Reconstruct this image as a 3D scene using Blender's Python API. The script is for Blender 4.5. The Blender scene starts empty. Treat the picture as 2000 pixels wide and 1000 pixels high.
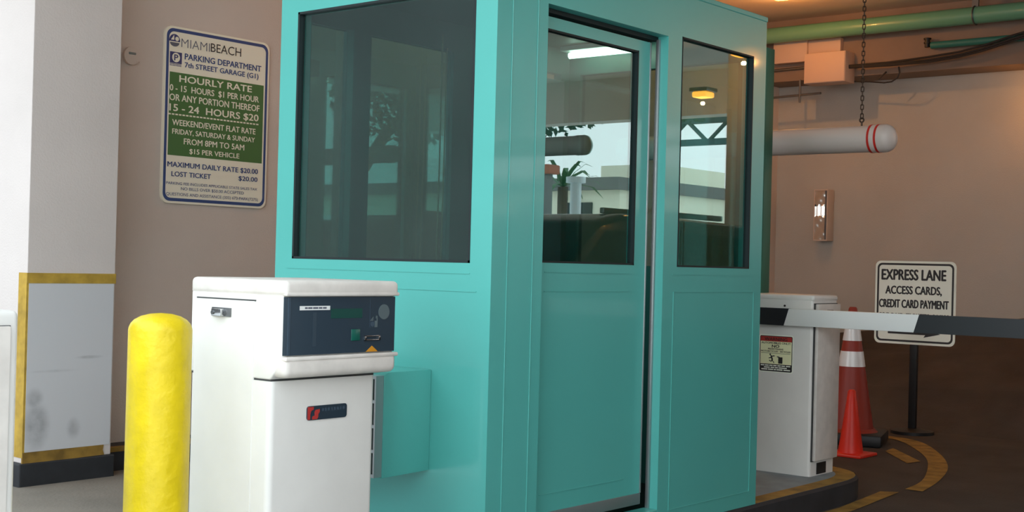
import bpy, bmesh, math, random
from mathutils import Vector, Matrix

S = bpy.context.scene
COL = S.collection
random.seed(7)

# ---------------------------------------------------------------- camera
CAM_H = 1.293
YAW, PITCH, ROLL = math.radians(39.5765), math.radians(0.3388), math.radians(1.4585)
fw = Vector((math.cos(YAW) * math.cos(PITCH), math.sin(YAW) * math.cos(PITCH), math.sin(PITCH)))
rt = Vector((math.sin(YAW), -math.cos(YAW), 0))
up = rt.cross(fw)
rt2 = math.cos(ROLL) * rt + math.sin(ROLL) * up
up2 = -math.sin(ROLL) * rt + math.cos(ROLL) * up
cd = bpy.data.cameras.new('camera')
cam = bpy.data.objects.new('camera', cd)
COL.objects.link(cam)
cam.matrix_world = Matrix(((rt2.x, up2.x, -fw.x, 0), (rt2.y, up2.y, -fw.y, 0), (rt2.z, up2.z, -fw.z, CAM_H), (0, 0, 0, 1)))
cd.sensor_width = 36
cd.lens = 36 * 2577.02 / 2000
cd.clip_end = 300
S.camera = cam

# ---------------------------------------------------------------- world, exposure
S.view_settings.view_transform = 'Standard'
S.view_settings.look = 'None'
S.view_settings.gamma = 1
S.view_settings.use_curve_mapping = False
S.view_settings.exposure = 0.0
try:
    S.cycles.use_denoising = True
except Exception:
    pass
W = bpy.data.worlds.new('world')
S.world = W
W.use_nodes = True
wn, wl = W.node_tree.nodes, W.node_tree.links
wn.clear()
wo = wn.new('ShaderNodeOutputWorld')
wb = wn.new('ShaderNodeBackground')
tc = wn.new('ShaderNodeTexCoord')
sx = wn.new('ShaderNodeSeparateXYZ')
rp = wn.new('ShaderNodeValToRGB')
rp.color_ramp.elements[0].position = 0.0
rp.color_ramp.elements[0].color = (0.98, 0.99, 1.0, 1)
rp.color_ramp.elements[1].position = 0.7
rp.color_ramp.elements[1].color = (0.80, 0.92, 1.0, 1)
wl.new(tc.outputs['Generated'], sx.inputs[0])
wl.new(sx.outputs['Z'], rp.inputs[0])
wl.new(rp.outputs[0], wb.inputs['Color'])
wb.inputs['Strength'].default_value = 3.2
wl.new(wb.outputs[0], wo.inputs[0])

# ---------------------------------------------------------------- materials
def srgb(r, g, b):
    f = lambda c: (c / 255 / 12.92) if c / 255 <= 0.04045 else ((c / 255 + 0.055) / 1.055) ** 2.4
    return (f(r), f(g), f(b), 1)

def mat(name, col, rough=0.5, metal=0.0, noise=0.0, scale=6.0, bump=0.0, bscale=60.0, coat=0.0, emit=None, estr=0.0, spec=0.5):
    m = bpy.data.materials.new(name)
    m.use_nodes = True
    n, l = m.node_tree.nodes, m.node_tree.links
    p = n['Principled BSDF']
    p.inputs['Base Color'].default_value = col
    p.inputs['Roughness'].default_value = rough
    p.inputs['Metallic'].default_value = metal
    p.inputs['Coat Weight'].default_value = coat
    p.inputs['Coat Roughness'].default_value = 0.06
    p.inputs['Specular IOR Level'].default_value = spec
    if emit:
        p.inputs['Emission Color'].default_value = emit
        p.inputs['Emission Strength'].default_value = estr
    t = n.new('ShaderNodeTexCoord')
    if noise:
        a = n.new('ShaderNodeTexNoise')
        a.inputs['Scale'].default_value = scale
        a.inputs['Detail'].default_value = 5
        r = n.new('ShaderNodeMapRange')
        r.inputs[1].default_value = 0.3
        r.inputs[2].default_value = 0.7
        r.inputs[3].default_value = 1 - noise
        r.inputs[4].default_value = 1 + noise * 0.4
        x = n.new('ShaderNodeMix')
        x.data_type = 'RGBA'
        x.blend_type = 'MULTIPLY'
        x.inputs[0].default_value = 1
        x.inputs[6].default_value = col
        l.new(t.outputs['Object'], a.inputs['Vector'])
        l.new(a.outputs[0], r.inputs[0])
        l.new(r.outputs[0], x.inputs[7])
        l.new(x.outputs[2], p.inputs['Base Color'])
    if bump:
        b = n.new('ShaderNodeTexNoise')
        b.inputs['Scale'].default_value = bscale
        b.inputs['Detail'].default_value = 4
        u = n.new('ShaderNodeBump')
        u.inputs['Strength'].default_value = bump
        u.inputs['Distance'].default_value = 0.01
        l.new(t.outputs['Object'], b.inputs['Vector'])
        l.new(b.outputs[0], u.inputs['Height'])
        l.new(u.outputs[0], p.inputs['Normal'])
    return m

def glass(name, tint, refl):
    m = bpy.data.materials.new(name)
    m.use_nodes = True
    n, l = m.node_tree.nodes, m.node_tree.links
    n.clear()
    o = n.new('ShaderNodeOutputMaterial')
    t = n.new('ShaderNodeBsdfTransparent')
    t.inputs[0].default_value = tint
    g = n.new('ShaderNodeBsdfGlossy')
    g.inputs['Roughness'].default_value = 0.0
    g.inputs[0].default_value = (0.86, 0.97, 0.97, 1)
    f = n.new('ShaderNodeLayerWeight')
    f.inputs['Blend'].default_value = 0.5
    w = n.new('ShaderNodeMath')
    w.operation = 'POWER'
    w.inputs[1].default_value = 5
    q = n.new('ShaderNodeMapRange')
    q.inputs[3].default_value = refl
    q.inputs[4].default_value = 1.0
    l.new(f.outputs['Facing'], w.inputs[0])
    l.new(w.outputs[0], q.inputs[0])
    x = n.new('ShaderNodeMixShader')
    l.new(q.outputs[0], x.inputs[0])
    l.new(t.outputs[0], x.inputs[1])
    l.new(g.outputs[0], x.inputs[2])
    l.new(x.outputs[0], o.inputs[0])
    return m

def scuffed(name):
    m = mat(name, srgb(206, 208, 212), 0.7)
    n, l = m.node_tree.nodes, m.node_tree.links
    p = n['Principled BSDF']
    t = n.new('ShaderNodeTexCoord')
    nz = n.new('ShaderNodeTexNoise')
    nz.inputs['Scale'].default_value = 16
    nz.inputs['Detail'].default_value = 6
    l.new(t.outputs['Object'], nz.inputs['Vector'])
    acc = None
    for (x, z, rx, rz, a) in ((-0.20, 0.20, 0.09, 0.15, .75), (-0.215, 0.35, 0.06, 0.07, .6), (0.03, 0.17, 0.05, 0.07, .5), (0.12, 0.57, 0.10, 0.012, .45), (-0.1, 0.50, 0.18, 0.01, .25)):
        mp = n.new('ShaderNodeMapping')
        mp.inputs['Scale'].default_value = (1 / rx, 0, 1 / rz)
        mp.inputs['Location'].default_value = (-x / rx, 0, -z / rz)
        ln = n.new('ShaderNodeVectorMath')
        ln.operation = 'LENGTH'
        mr = n.new('ShaderNodeMapRange')
        mr.interpolation_type = 'SMOOTHSTEP'
        mr.inputs[1].default_value = 1.1
        mr.inputs[2].default_value = 0.3
        mr.inputs[4].default_value = a
        l.new(t.outputs['Object'], mp.inputs[0])
        l.new(mp.outputs[0], ln.inputs[0])
        l.new(ln.outputs['Value'], mr.inputs[0])
        if acc is None:
            acc = mr.outputs[0]
        else:
            mx = n.new('ShaderNodeMath')
            mx.operation = 'MAXIMUM'
            l.new(acc, mx.inputs[0])
            l.new(mr.outputs[0], mx.inputs[1])
            acc = mx.outputs[0]
    mu = n.new('ShaderNodeMath')
    mu.operation = 'MULTIPLY'
    l.new(acc, mu.inputs[0])
    l.new(nz.outputs[0], mu.inputs[1])
    x = n.new('ShaderNodeMix')
    x.data_type = 'RGBA'
    x.inputs[6].default_value = srgb(206, 208, 212)
    x.inputs[7].default_value = srgb(84, 86, 90)
    l.new(mu.outputs[0], x.inputs[0])
    l.new(x.outputs[2], p.inputs['Base Color'])
    return m

M = {}
M['teal'] = mat('teal_paint', srgb(88, 180, 172), 0.32, coat=0.35, noise=0.03, scale=3)
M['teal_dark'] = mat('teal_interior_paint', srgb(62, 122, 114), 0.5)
M['glass'] = glass('tinted_glass', (0.56, 0.75, 0.73, 1), 0.17)
M['rubber'] = mat('black_gasket', srgb(14, 30, 32), 0.6)
M['alu'] = mat('brushed_aluminium', srgb(178, 180, 182), 0.35, 0.8)
M['track'] = mat('grey_track', srgb(120, 130, 130), 0.5, 0.3)
M['white'] = mat('white_painted_metal', srgb(232, 231, 226), 0.38, noise=0.05, scale=5)
M['white_plastic'] = mat('scuffed_white_plastic', srgb(226, 221, 214), 0.45, noise=0.12, scale=14)
M['seam'] = mat('dark_seam', srgb(70, 72, 72), 0.8)
M['black'] = mat('black_matte', srgb(20, 21, 23), 0.5)
M['panel'] = mat('dark_smoked_panel', srgb(40, 56, 68), 0.3)
M['panel_edge'] = mat('dark_panel_edge', srgb(62, 78, 92), 0.25)
M['lcd'] = mat('green_display', srgb(24, 72, 66), 0.2)
M['button'] = mat('green_button', srgb(20, 92, 80), 0.3)
M['chrome'] = mat('chrome', srgb(190, 192, 194), 0.18, 1.0)
M['chrome_dark'] = mat('dull_steel', srgb(120, 122, 124), 0.4, 0.9)
M['grey_disc'] = mat('grey_mesh', srgb(86, 100, 104), 0.6)
M['amber'] = mat('amber_sticker', srgb(206, 140, 28), 0.5)
M['yellow'] = mat('yellow_bollard_paint', srgb(234, 206, 18), 0.42, noise=0.14, scale=9, bump=0.5, bscale=26)
M['yellow_line'] = mat('worn_yellow_line_paint', srgb(190, 156, 62), 0.7, noise=0.30, scale=14)
M['yellow_curb'] = mat('dirty_yellow_kerb_paint', srgb(158, 124, 52), 0.8, noise=0.5, scale=9)
M['stucco'] = mat('stucco_wall', srgb(214, 200, 190), 0.85, noise=0.07, scale=1.3, bump=0.25, bscale=90)
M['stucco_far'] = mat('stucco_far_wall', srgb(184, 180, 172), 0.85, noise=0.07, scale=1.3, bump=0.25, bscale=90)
M['beam'] = mat('shaded_brown_beam', srgb(138, 118, 104), 0.85, noise=0.12, scale=2)  # shade on the beam face is put into this darker colour
M['neighbour'] = mat('grey_brown_render', srgb(92, 90, 90), 0.9, noise=0.25, scale=0.6)
M['stucco_white'] = mat('stucco_white', srgb(215, 207, 203), 0.85, noise=0.05, scale=2, bump=0.2, bscale=90)
M['ceiling'] = mat('painted_concrete_ceiling', srgb(208, 192, 180), 0.85, noise=0.10, scale=1.5, bump=0.15, bscale=40)
M['concrete'] = mat('pale_concrete', srgb(132, 126, 116), 0.85, noise=0.3, scale=1.6, bump=0.3, bscale=60)
M['asphalt'] = mat('worn_asphalt_lane', srgb(68, 60, 54), 0.85, noise=0.35, scale=2.2, bump=0.35, bscale=70)
M['ramp'] = mat('dark_asphalt', srgb(72, 58, 50), 0.9, noise=0.35, scale=2.2, bump=0.35, bscale=70)
M['island'] = mat('island_concrete', srgb(142, 154, 160), 0.85, noise=0.30, scale=4, bump=0.3, bscale=70)
M['kerb_black'] = mat('black_kerb_paint', srgb(44, 47, 52), 0.7, noise=0.3, scale=8)
M['sign_face'] = mat('cream_sign_sheet', srgb(246, 241, 222), 0.4)
M['sign_white'] = mat('pale_reflective_sheet', srgb(246, 250, 236), 0.4)
M['sign_blue'] = mat('blue_ink', srgb(30, 66, 126), 0.4)
M['sign_navy'] = mat('navy_ink', srgb(44, 52, 110), 0.4)
M['sign_green'] = mat('green_ink', srgb(62, 112, 52), 0.4)
M['sign_cream'] = mat('cream_ink', srgb(246, 241, 222), 0.4)
M['sign_black'] = mat('black_ink', srgb(40, 38, 38), 0.5)
M['sign_grey'] = mat('grey_ink', srgb(92, 96, 110), 0.5)
M['red'] = mat('dull_red_ink', srgb(178, 52, 48), 0.5)
M['label_yellow'] = mat('pale_yellow_label', srgb(244, 244, 200), 0.45)
M['arm_white'] = mat('gate_arm_white', srgb(234, 238, 236), 0.4)
M['arm_black'] = mat('gate_arm_black', srgb(30, 33, 38), 0.4)
M['cone'] = mat('orange_cone', srgb(232, 50, 30), 0.4)
M['cone_old'] = mat('faded_orange_cone', srgb(150, 50, 36), 0.5)
M['reflective'] = mat('silver_reflective_band', srgb(240, 240, 240), 0.35, 0.1)
M['pvc'] = mat('pale_pvc', srgb(216, 204, 196), 0.4)
M['band_red'] = mat('red_tape', srgb(200, 40, 30), 0.45)
M['chain'] = mat('dark_chain', srgb(70, 60, 52), 0.5, 0.7)
M['pipe_green'] = mat('green_pipe_paint', srgb(104, 160, 130), 0.35, coat=0.2)
M['pipe_teal'] = mat('teal_pipe_paint', srgb(48, 112, 104), 0.4)
M['cable'] = mat('black_cable', srgb(34, 30, 30), 0.6)
M['box_paint'] = mat('box_paint', srgb(206, 178, 160), 0.6)
M['fire_frame'] = mat('cabinet_frame', srgb(206, 186, 170), 0.5)
M['crumple'] = mat('wavy_mirror', srgb(235, 232, 226), 0.14, 1.0)
M['post_green'] = mat('green_post', srgb(54, 112, 90), 0.5)
M['tube'] = mat('fluorescent_tube', (1, 1, 1, 1), 0.5, emit=(0.95, 1.0, 0.80, 1), estr=9)
M['lens'] = mat('sodium_lens', (1, 0.6, 0.2, 1), 0.5, emit=(1.0, 0.34, 0.03, 1), estr=5)
M['car'] = mat('black_car_paint', srgb(14, 16, 20), 0.12, coat=0.8)
M['car_glass'] = mat('car_glass', srgb(20, 26, 28), 0.05)
M['tyre'] = mat('tyre', srgb(18, 18, 18), 0.8)
M['beige'] = mat('beige_render', srgb(246, 238, 214), 0.9)
M['grey_bld'] = mat('pale_grey_cladding', srgb(226, 232, 234), 0.7)
M['roof_dark'] = mat('dark_roof', srgb(120, 116, 114), 0.9)
M['steel_dark'] = mat('dark_steel', srgb(40, 62, 62), 0.6)
M['leaf'] = mat('dark_leaves', srgb(38, 66, 36), 0.7)
M['palm'] = mat('palm_leaves', srgb(70, 104, 60), 0.6)
M['bark'] = mat('bark', srgb(92, 78, 64), 0.9)
M['pavement'] = mat('pavement', srgb(226, 225, 222), 0.9, noise=0.15)
M['counter'] = mat('grey_counter', srgb(110, 116, 116), 0.5)
M['door_grey'] = mat('grey_blue_door', srgb(116, 136, 142), 0.45)
M['terracotta'] = mat('terracotta', srgb(170, 96, 70), 0.8)
M['beige_cord'] = mat('beige_cord', srgb(170, 160, 130), 0.6)

# ---------------------------------------------------------------- mesh builder
class MB:
    def __init__(self):
        self.bm = bmesh.new()

    def _merge(self, t):
        me = bpy.data.meshes.new('tmp')
        t.to_mesh(me)
        t.free()
        self.bm.from_mesh(me)
        bpy.data.meshes.remove(me)

    def box(self, x0, x1, y0, y1, z0, z1, bevel=0.0, seg=2, rot=None, about=None):
        t = bmesh.new()
        bmesh.ops.create_cube(t, size=1)
        for v in t.verts:
            v.co = Vector((x0 + (v.co.x + .5) * (x1 - x0), y0 + (v.co.y + .5) * (y1 - y0), z0 + (v.co.z + .5) * (z1 - z0)))
        if bevel:
            bmesh.ops.bevel(t, geom=t.edges[:], offset=bevel, segments=seg, affect='EDGES', profile=0.5)
        if rot is not None:
            c = Vector(about) if about else Vector(((x0 + x1) / 2, (y0 + y1) / 2, (z0 + z1) / 2))
            bmesh.ops.rotate(t, verts=t.verts[:], cent=c, matrix=rot)
        self._merge(t)
        return self

    def prism(self, pts, axis, a0, a1, bevel=0.0, seg=2):
        """closed 2D outline pushed along an axis: x -> (y,z), y -> (x,z), z -> (x,y)"""
        t = bmesh.new()
        def P(p, a):
            return {'x': (a, p[0], p[1]), 'y': (p[0], a, p[1]), 'z': (p[0], p[1], a)}[axis]
        A = [t.verts.new(P(p, a0)) for p in pts]
        B = [t.verts.new(P(p, a1)) for p in pts]
        n = len(pts)
        t.faces.new(A)
        t.faces.new(B[::-1])
        for i in range(n):
            t.faces.new((A[i], B[i], B[(i + 1) % n], A[(i + 1) % n]))
        bmesh.ops.recalc_face_normals(t, faces=t.faces[:])
        if bevel:
            bmesh.ops.bevel(t, geom=t.edges[:], offset=bevel, segments=seg, affect='EDGES', profile=0.5)
        self._merge(t)
        return self

    def cyl(self, p0, p1, r, seg=20, r2=None, caps=True):
        p0, p1 = Vector(p0), Vector(p1)
        d = p1 - p0
        t = bmesh.new()
        bmesh.ops.create_cone(t, cap_ends=caps, segments=seg, radius1=r, radius2=r if r2 is None else r2, depth=d.length)
        q = d.to_track_quat('Z', 'Y').to_matrix().to_4x4()
        bmesh.ops.transform(t, verts=t.verts[:], matrix=Matrix.Translation((p0 + p1) / 2) @ q)
        self._merge(t)
        return self

    def tube(self, pts, r, seg=8, closed=False):
        pts = [Vector(p) for p in pts]
        n = len(pts)
        t = bmesh.new()
        rings = []
        prev = None
        for i, p in enumerate(pts):
            a = pts[(i - 1) % n] if (closed or i > 0) else p
            b = pts[(i + 1) % n] if (closed or i < n - 1) else p
            d = (b - a).normalized()
            ref = prev if prev is not None else (Vector((0, 0, 1)) if abs(d.z) < 0.9 else Vector((1, 0, 0)))
            s = (ref - d * ref.dot(d)).normalized()
            prev = s
            w = d.cross(s)
            rings.append([t.verts.new(p + r * (math.cos(k * 2 * math.pi / seg) * s + math.sin(k * 2 * math.pi / seg) * w)) for k in range(seg)])
        m = n if closed else n - 1
        for i in range(m):
            A, B = rings[i], rings[(i + 1) % n]
            for k in range(seg):
                t.faces.new((A[k], A[(k + 1) % seg], B[(k + 1) % seg], B[k]))
        if not closed:
            t.faces.new(rings[0][::-1])
            t.faces.new(rings[-1])
        bmesh.ops.recalc_face_normals(t, faces=t.faces[:])
        self._merge(t)
        return self

    def lathe(self, prof, c=(0, 0, 0), seg=40, axis='z'):
        """prof: list of (radius, height)"""
        t = bmesh.new()
        rings = []
        for r, h in prof:
            ring = []
            for k in range(seg):
                a = 2 * math.pi * k / seg
                x, y = r * math.cos(a), r * math.sin(a)
                p = {'z': (x, y, h), 'y': (x, h, y), 'x': (h, x, y)}[axis]
                ring.append(t.verts.new(Vector(c) + Vector(p)))
            rings.append(ring)
        for A, B in zip(rings, rings[1:]):
            for k in range(seg):
                t.faces.new((A[k], A[(k + 1) % seg], B[(k + 1) % seg], B[k]))
        t.faces.new(rings[0])
        t.faces.new(rings[-1])
        bmesh.ops.remove_doubles(t, verts=t.verts[:], dist=1e-6)
        bmesh.ops.recalc_face_normals(t, faces=t.faces[:])
        self._merge(t)
        return self

    def quad(self, *ps):
        vs = [self.bm.verts.new(p) for p in ps]
        self.bm.faces.new(vs)
        return self

    def build(self, name, m, parent=None, smooth=35):
        me = bpy.data.meshes.new(name)
        off = Vector((0, 0, 0))
        if parent is not None:
            q = parent
            while q is not None:
                off += Vector(q.location)
                q = q.parent
        else:
            xs = [v.co for v in self.bm.verts]
            lo = [min(v[i] for v in xs) for i in range(3)]
            hi = [max(v[i] for v in xs) for i in range(3)]
            off = Vector(((lo[0] + hi[0]) / 2, (lo[1] + hi[1]) / 2, lo[2]))
        bmesh.ops.translate(self.bm, verts=self.bm.verts[:], vec=-off)
        self.bm.to_mesh(me)
        self.bm.free()
        me.materials.append(m)
        if smooth:
            me.shade_smooth()
            me.set_sharp_from_angle(angle=math.radians(smooth))
        o = bpy.data.objects.new(name, me)
        COL.objects.link(o)
        if parent is not None:
            o.parent = parent
        else:
            o.location = off
        return o

def tag(o, label, cat, group=None):
    o['label'] = label
    o['category'] = cat
    if group:
        o['group'] = group
    return o

def thing(name, loc, label, cat, group=None):
    o = bpy.data.objects.new(name, None)
    o.empty_display_size = 0.1
    o.location = loc
    COL.objects.link(o)
    return tag(o, label, cat, group)

def struct(o):
    o['kind'] = 'structure'
    return o

def part_label(o, text):
    o['label'] = text
    return o

# ---- flat lettering set into a rectangle on a plane
_font = {}
def text_shape(s, bold):
    key = (s, bold)
    if key not in _font:
        c = bpy.data.curves.new('lettering_curve', 'FONT')
        c.body = s
        c.resolution_u = 3
        c.offset = min(bold, 0.0)
        c.fill_mode = 'FRONT' if hasattr(c, 'fill_mode') else c.fill_mode
        o = bpy.data.objects.new('lettering_curve', c)
        COL.objects.link(o)
        dg = bpy.context.evaluated_depsgraph_get()
        me = o.evaluated_get(dg).to_mesh()
        V = [v.co.copy() for v in me.vertices]
        F = [tuple(p.vertices) for p in me.polygons]
        o.evaluated_get(dg).to_mesh_clear()
        bpy.data.objects.remove(o)
        bpy.data.curves.remove(c)
        _font[key] = (V, F)
    return _font[key]

def lettering(mb, s, place, x0, x1, y0, h, bold=0.0, caps=True):
    """place(x, y) -> 3D point on the sign; x0..x1 width, y0 base line, h capital height"""
    V, F = text_shape(s, bold)
    lo = min(v.x for v in V)
    hi = max(v.x for v in V)
    ch = 0.70
    base = 0.0
    sh = max(bold, 0.0) * h * 1.1
    for k, (dx, dy) in enumerate(((-sh, 0), (0, sh * .7), (0, -sh * .7), (sh, 0)) if sh else ((0, 0),)):
        vs = [mb.bm.verts.new(place(x0 + dx + (v.x - lo) / (hi - lo) * (x1 - x0), y0 + dy + (v.y - base) / ch * h, k * 0.00025)) for v in V]
        for f in F:
            try:
                mb.bm.faces.new([vs[i] for i in f])
            except ValueError:
                pass

def flat_poly(mb, place, pts):
    vs = [mb.bm.verts.new(place(*p)) for p in pts]
    mb.bm.faces.new(vs)

def rrect(x0, x1, y0, y1, r, n=6):
    out = []
    for cx, cy, a in ((x1 - r, y1 - r, 0), (x0 + r, y1 - r, 90), (x0 + r, y0 + r, 180), (x1 - r, y0 + r, 270)):
        for k in range(n + 1):
            t = math.radians(a + 90 * k / n)
            out.append((cx + r * math.cos(t), cy + r * math.sin(t)))
    return out

def ring_poly(mb, place, outer, inner):
    A = [mb.bm.verts.new(place(*p)) for p in outer]
    B = [mb.bm.verts.new(place(*p)) for p in inner]
    n = len(A)
    for i in range(n):
        mb.bm.faces.new((A[i], A[(i + 1) % n], B[(i + 1) % n], B[i]))

def circle(cx, cy, rx, ry, n=28, a0=0, a1=360):
    full = abs(a1 - a0) >= 360
    k = n if full else n + 1
    return [(cx + rx * math.cos(math.radians(a0 + (a1 - a0) * i / n)), cy + ry * math.sin(math.radians(a0 + (a1 - a0) * i / n))) for i in range(k)]

# ================================================================ THE SETTING
# floor: flat lane, rising into a ramp along the far wall
fl = MB()
us = [2.2, 4, 8, 10.6, 11.4, 12.2, 13.0]
vsn = [-6.2, -4, 0, 2, 3.2, 5, 7.2]
def fz(u, v):
    if u <= 10.6:
        return 0.0
    zend = max(0.45, 1.43 - 0.125 * v)
    return zend * ((u - 10.6) / 2.4)
grid = [[fl.bm.verts.new((u, v, fz(u, v) if v > -3 else 0)) for v in vsn] for u in us]
for i in range(len(us) - 1):
    for j in range(len(vsn) - 1):
        fl.bm.faces.new((grid[i][j], grid[i + 1][j], grid[i + 1][j + 1], grid[i][j + 1]))
struct(fl.build('floor', M['asphalt'], smooth=0))
struct(MB().box(1.6, 6.4, 4.63, 6.79, -0.02, 0.003).build('floor_lane', M['concrete'], smooth=0))
gr = MB()
gr.quad((-60, -60, -0.03), (80, -60, -0.03), (80, 60, -0.03), (-60, 60, -0.03))
struct(gr.build('floor_outside', M['pavement'], smooth=0))

struct(MB().box(4.40, 13.2, 7.0, 7.25, 0.0, 4.1).build('wall_left', M['stucco'], smooth=0))
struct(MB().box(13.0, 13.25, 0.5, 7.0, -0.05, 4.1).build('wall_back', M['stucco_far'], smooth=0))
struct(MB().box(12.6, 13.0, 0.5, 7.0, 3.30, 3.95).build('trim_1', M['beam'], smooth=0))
CE = MB()
CE.box(1.7, 15.5, -6.0, 7.25, 3.95, 4.3)
CE.box(15.2, 15.5, -6.0, 0.5, 3.35, 3.95)
struct(CE.build('ceiling', M['ceiling'], smooth=0))
# front wall: its end stands beside the entry as a pier with a striped foot
wf = struct(MB().box(3.885, 4.44, 6.654, 14.0, 0.13, 4.1, 0.004).build('wall_front', M['stucco_white'], smooth=0))
MB().box(3.895, 4.43, 6.6505, 6.656, 0.19, 1.119).build('painted_panel', scuffed('scuffed_white_paint'), wf)
MB().box(3.882, 4.443, 6.649, 6.66, 1.119, 1.176).build('yellow_stripe', M['yellow_line'], wf)
MB().box(3.8815, 3.90, 6.652, 6.735, 0.16, 1.176).build('yellow_stripe', M['yellow_line'], wf)
st = MB()
st.prism([(3.882, .125), (4.395, .133), (4.385, .16), (4.39, .19), (3.882, .188)], 'y', 6.648, 6.66)
st.build('yellow_stripe', M['yellow_curb'], wf)
struct(MB().box(3.86, 4.46, 6.64, 14.0, -0.02, 0.13, 0.008).build('baseboard_front', M['kerb_black'], smooth=0))
kb = struct(MB().box(4.46, 13.0, 6.80, 7.0, -0.02, 0.14, 0.01).build('baseboard_left', M['kerb_black'], smooth=0))
MB().box(4.462, 8.0, 6.796, 6.84, 0.115, 0.1425).build('yellow_edge', M['yellow_curb'], kb)
# building mirrored in the end window, and one added to cut sky light
nb1 = thing('building', (-6, 13, 0), 'grey brown building beside the entry mirrored dark in the large end window', 'building', 'buildings across the street')
MB().box(-16, 2.6, 11.5, 14, -0.03, 6.5).build('wall', M['neighbour'], nb1, smooth=0)
sky_blocker = thing('building', (-4, -7.5, 0), 'grey brown block added behind the camera to cut sky light', 'building', 'buildings across the street')
MB().box(-12, 3.6, -12.5, -9.5, -0.03, 3.4).build('wall', M['neighbour'], sky_blocker, smooth=0)
struct(MB().box(3.9, 12.5, -6.2, -6.0, 0.0, 4.1).build('wall_blocker_right', M['stucco'], smooth=0))  # unseen wall added to block sky light from the right
struct(MB().box(3.9, 4.2, -6.0, -2.2, 0.0, 4.1).build('wall_blocker_entry', M['stucco'], smooth=0))  # unseen wall stub added to keep side light off the lane faces
struct(MB().box(12.1, 12.65, -0.62, -0.02, 0.0, 3.95, 0.01).build('column', M['stucco'], smooth=0))

# round electrical box on the left wall
rb = thing('junction_box', (4.73, 6.97, 2.51), 'small round grey electrical box on the wall between the pier and the parking rate sign', 'electrical box')
MB().lathe([(0.0, 0.0), (0.052, 0.0), (0.055, -0.006), (0.055, -0.026), (0.0, -0.03)], (4.73, 6.999, 2.51), 28, 'y').build('cover', M['stucco'], rb)
MB().box(4.705, 4.755, 6.966, 6.985, 2.517, 2.531, 0.003).build('slot', M['track'], rb)

# ================================================================ RATE SIGN
sg = thing('parking_rate_sign', (5.396, 6.99, 1.62), 'tall cream parking rate sign with blue border and green price block left of the booth', 'sign')
SV = 6.985
def onwall(d):
    return lambda x, y, e=0.0: (x, SV - d - e, y)
MB().prism(rrect(4.974, 5.818, 1.622, 2.742, 0.055), 'y', SV, 7.0, 0).build('panel', M['sign_face'], sg)
b = MB()
ring_poly(b, onwall(0.001), rrect(4.987, 5.805, 1.636, 2.728, 0.05), rrect(5.006, 5.786, 1.656, 2.708, 0.038))
b.build('border', M['sign_blue'], sg, smooth=0)
b = MB()
flat_poly(b, onwall(0.001), [(5.016, 1.926), (5.774, 1.926), (5.774, 2.452), (5.016, 2.452)])
b.build('price_block', M['sign_green'], sg, smooth=0)
# sail emblem
em = MB()
cx, cz, R_ = 5.047, 2.651, 0.041
flat_poly(em, onwall(0.001), circle(cx, cz, R_, R_, 24, -8, 188))
em.build('emblem', M['sign_navy'], sg, smooth=0)
em = MB()
flat_poly(em, onwall(0.002), [(cx - 0.030, cz + 0.002), (cx - 0.004, cz + 0.004), (cx - 0.006, cz + 0.036)])
flat_poly(em, onwall(0.002), circle(cx + 0.017, cz + 0.012, 0.014, 0.014, 18))
em.build('emblem_sail', M['sign_face'], sg, smooth=0)
em = MB()
flat_poly(em, onwall(0.001), circle(cx, cz - 0.012, 0.036, 0.026, 18, 180, 360))
em.build('emblem_wave', M['sign_grey'], sg, smooth=0)
pb = MB()
flat_poly(pb, onwall(0.001), [(5.0136, 2.508), (5.105, 2.508), (5.105, 2.580), (5.0136, 2.580)])
pb.build('parking_symbol', M['sign_navy'], sg, smooth=0)
pb = MB()
flat_poly(pb, onwall(0.002), circle(5.060, 2.545, 0.030, 0.030))
pb.build('parking_symbol_disc', M['sign_face'], sg, smooth=0)
pb = MB()
lettering(pb, 'P', onwall(0.003), 5.046, 5.074, 2.526, 0.038, 0.03)
for k in range(2):
    for q in range(8):
        x = 5.015 + q * 0.0112
        flat_poly(pb, onwall(0.001), [(x, 2.500 - k * .009), (x + .008, 2.500 - k * .009), (x + .008, 2.506 - k * .009), (x, 2.506 - k * .009)])
pb.build('parking_symbol_letter', M['sign_navy'], sg, smooth=0)
def sign_text(s, x0, x1, y, h, m, bold=0.022, d=0.0022):
    t = MB()
    lettering(t, s, onwall(d), x0, x1, y, h, bold)
    t.build('lettering', m, sg, smooth=0)
sign_text('MIAMI', 5.0978, 5.3194, 2.6166, .0569, M['sign_grey'], -0.012)
sign_text('BEACH', 5.3273, 5.5750, 2.6200, .0562, M['sign_black'], 0.0)
NV = M['sign_blue']
CR = M['sign_cream']
sign_text('PARKING DEPARTMENT', 5.1264, 5.7469, 2.5425, .0385, NV)
sign_text('7th STREET GARAGE (G1)', 5.1280, 5.7247, 2.4921, .0326, NV)
sign_text('HOURLY RATE', 5.0898, 5.6717, 2.3951, .0422, CR, 0.03)
sign_text('0 - 15  HOURS  $1 PER HOUR', 5.0191, 5.7333, 2.3336, .0395, CR)
sign_text('OR ANY PORTION THEREOF', 5.0179, 5.7406, 2.2726, .0415, CR)
sign_text('15 - 24  HOURS $20', 5.0201, 5.7342, 2.2067, .0442, CR, 0.03)
t = MB()
for k in range(27):
    x = 5.0118 + k * 0.0271
    flat_poly(t, onwall(0.0022), [(x, 2.181), (x + .02, 2.181), (x + .02, 2.190), (x, 2.190)])
t.build('dashed_rule', CR, sg, smooth=0)
sign_text('WEEKEND/EVENT FLAT RATE', 5.0441, 5.7117, 2.1170, .0370, CR)
sign_text('FRIDAY, SATURDAY & SUNDAY', 5.0459, 5.7084, 2.0623, .0325, CR)
sign_text('FROM 8PM TO 5AM', 5.1362, 5.6209, 2.0022, .0377, CR)
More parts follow.
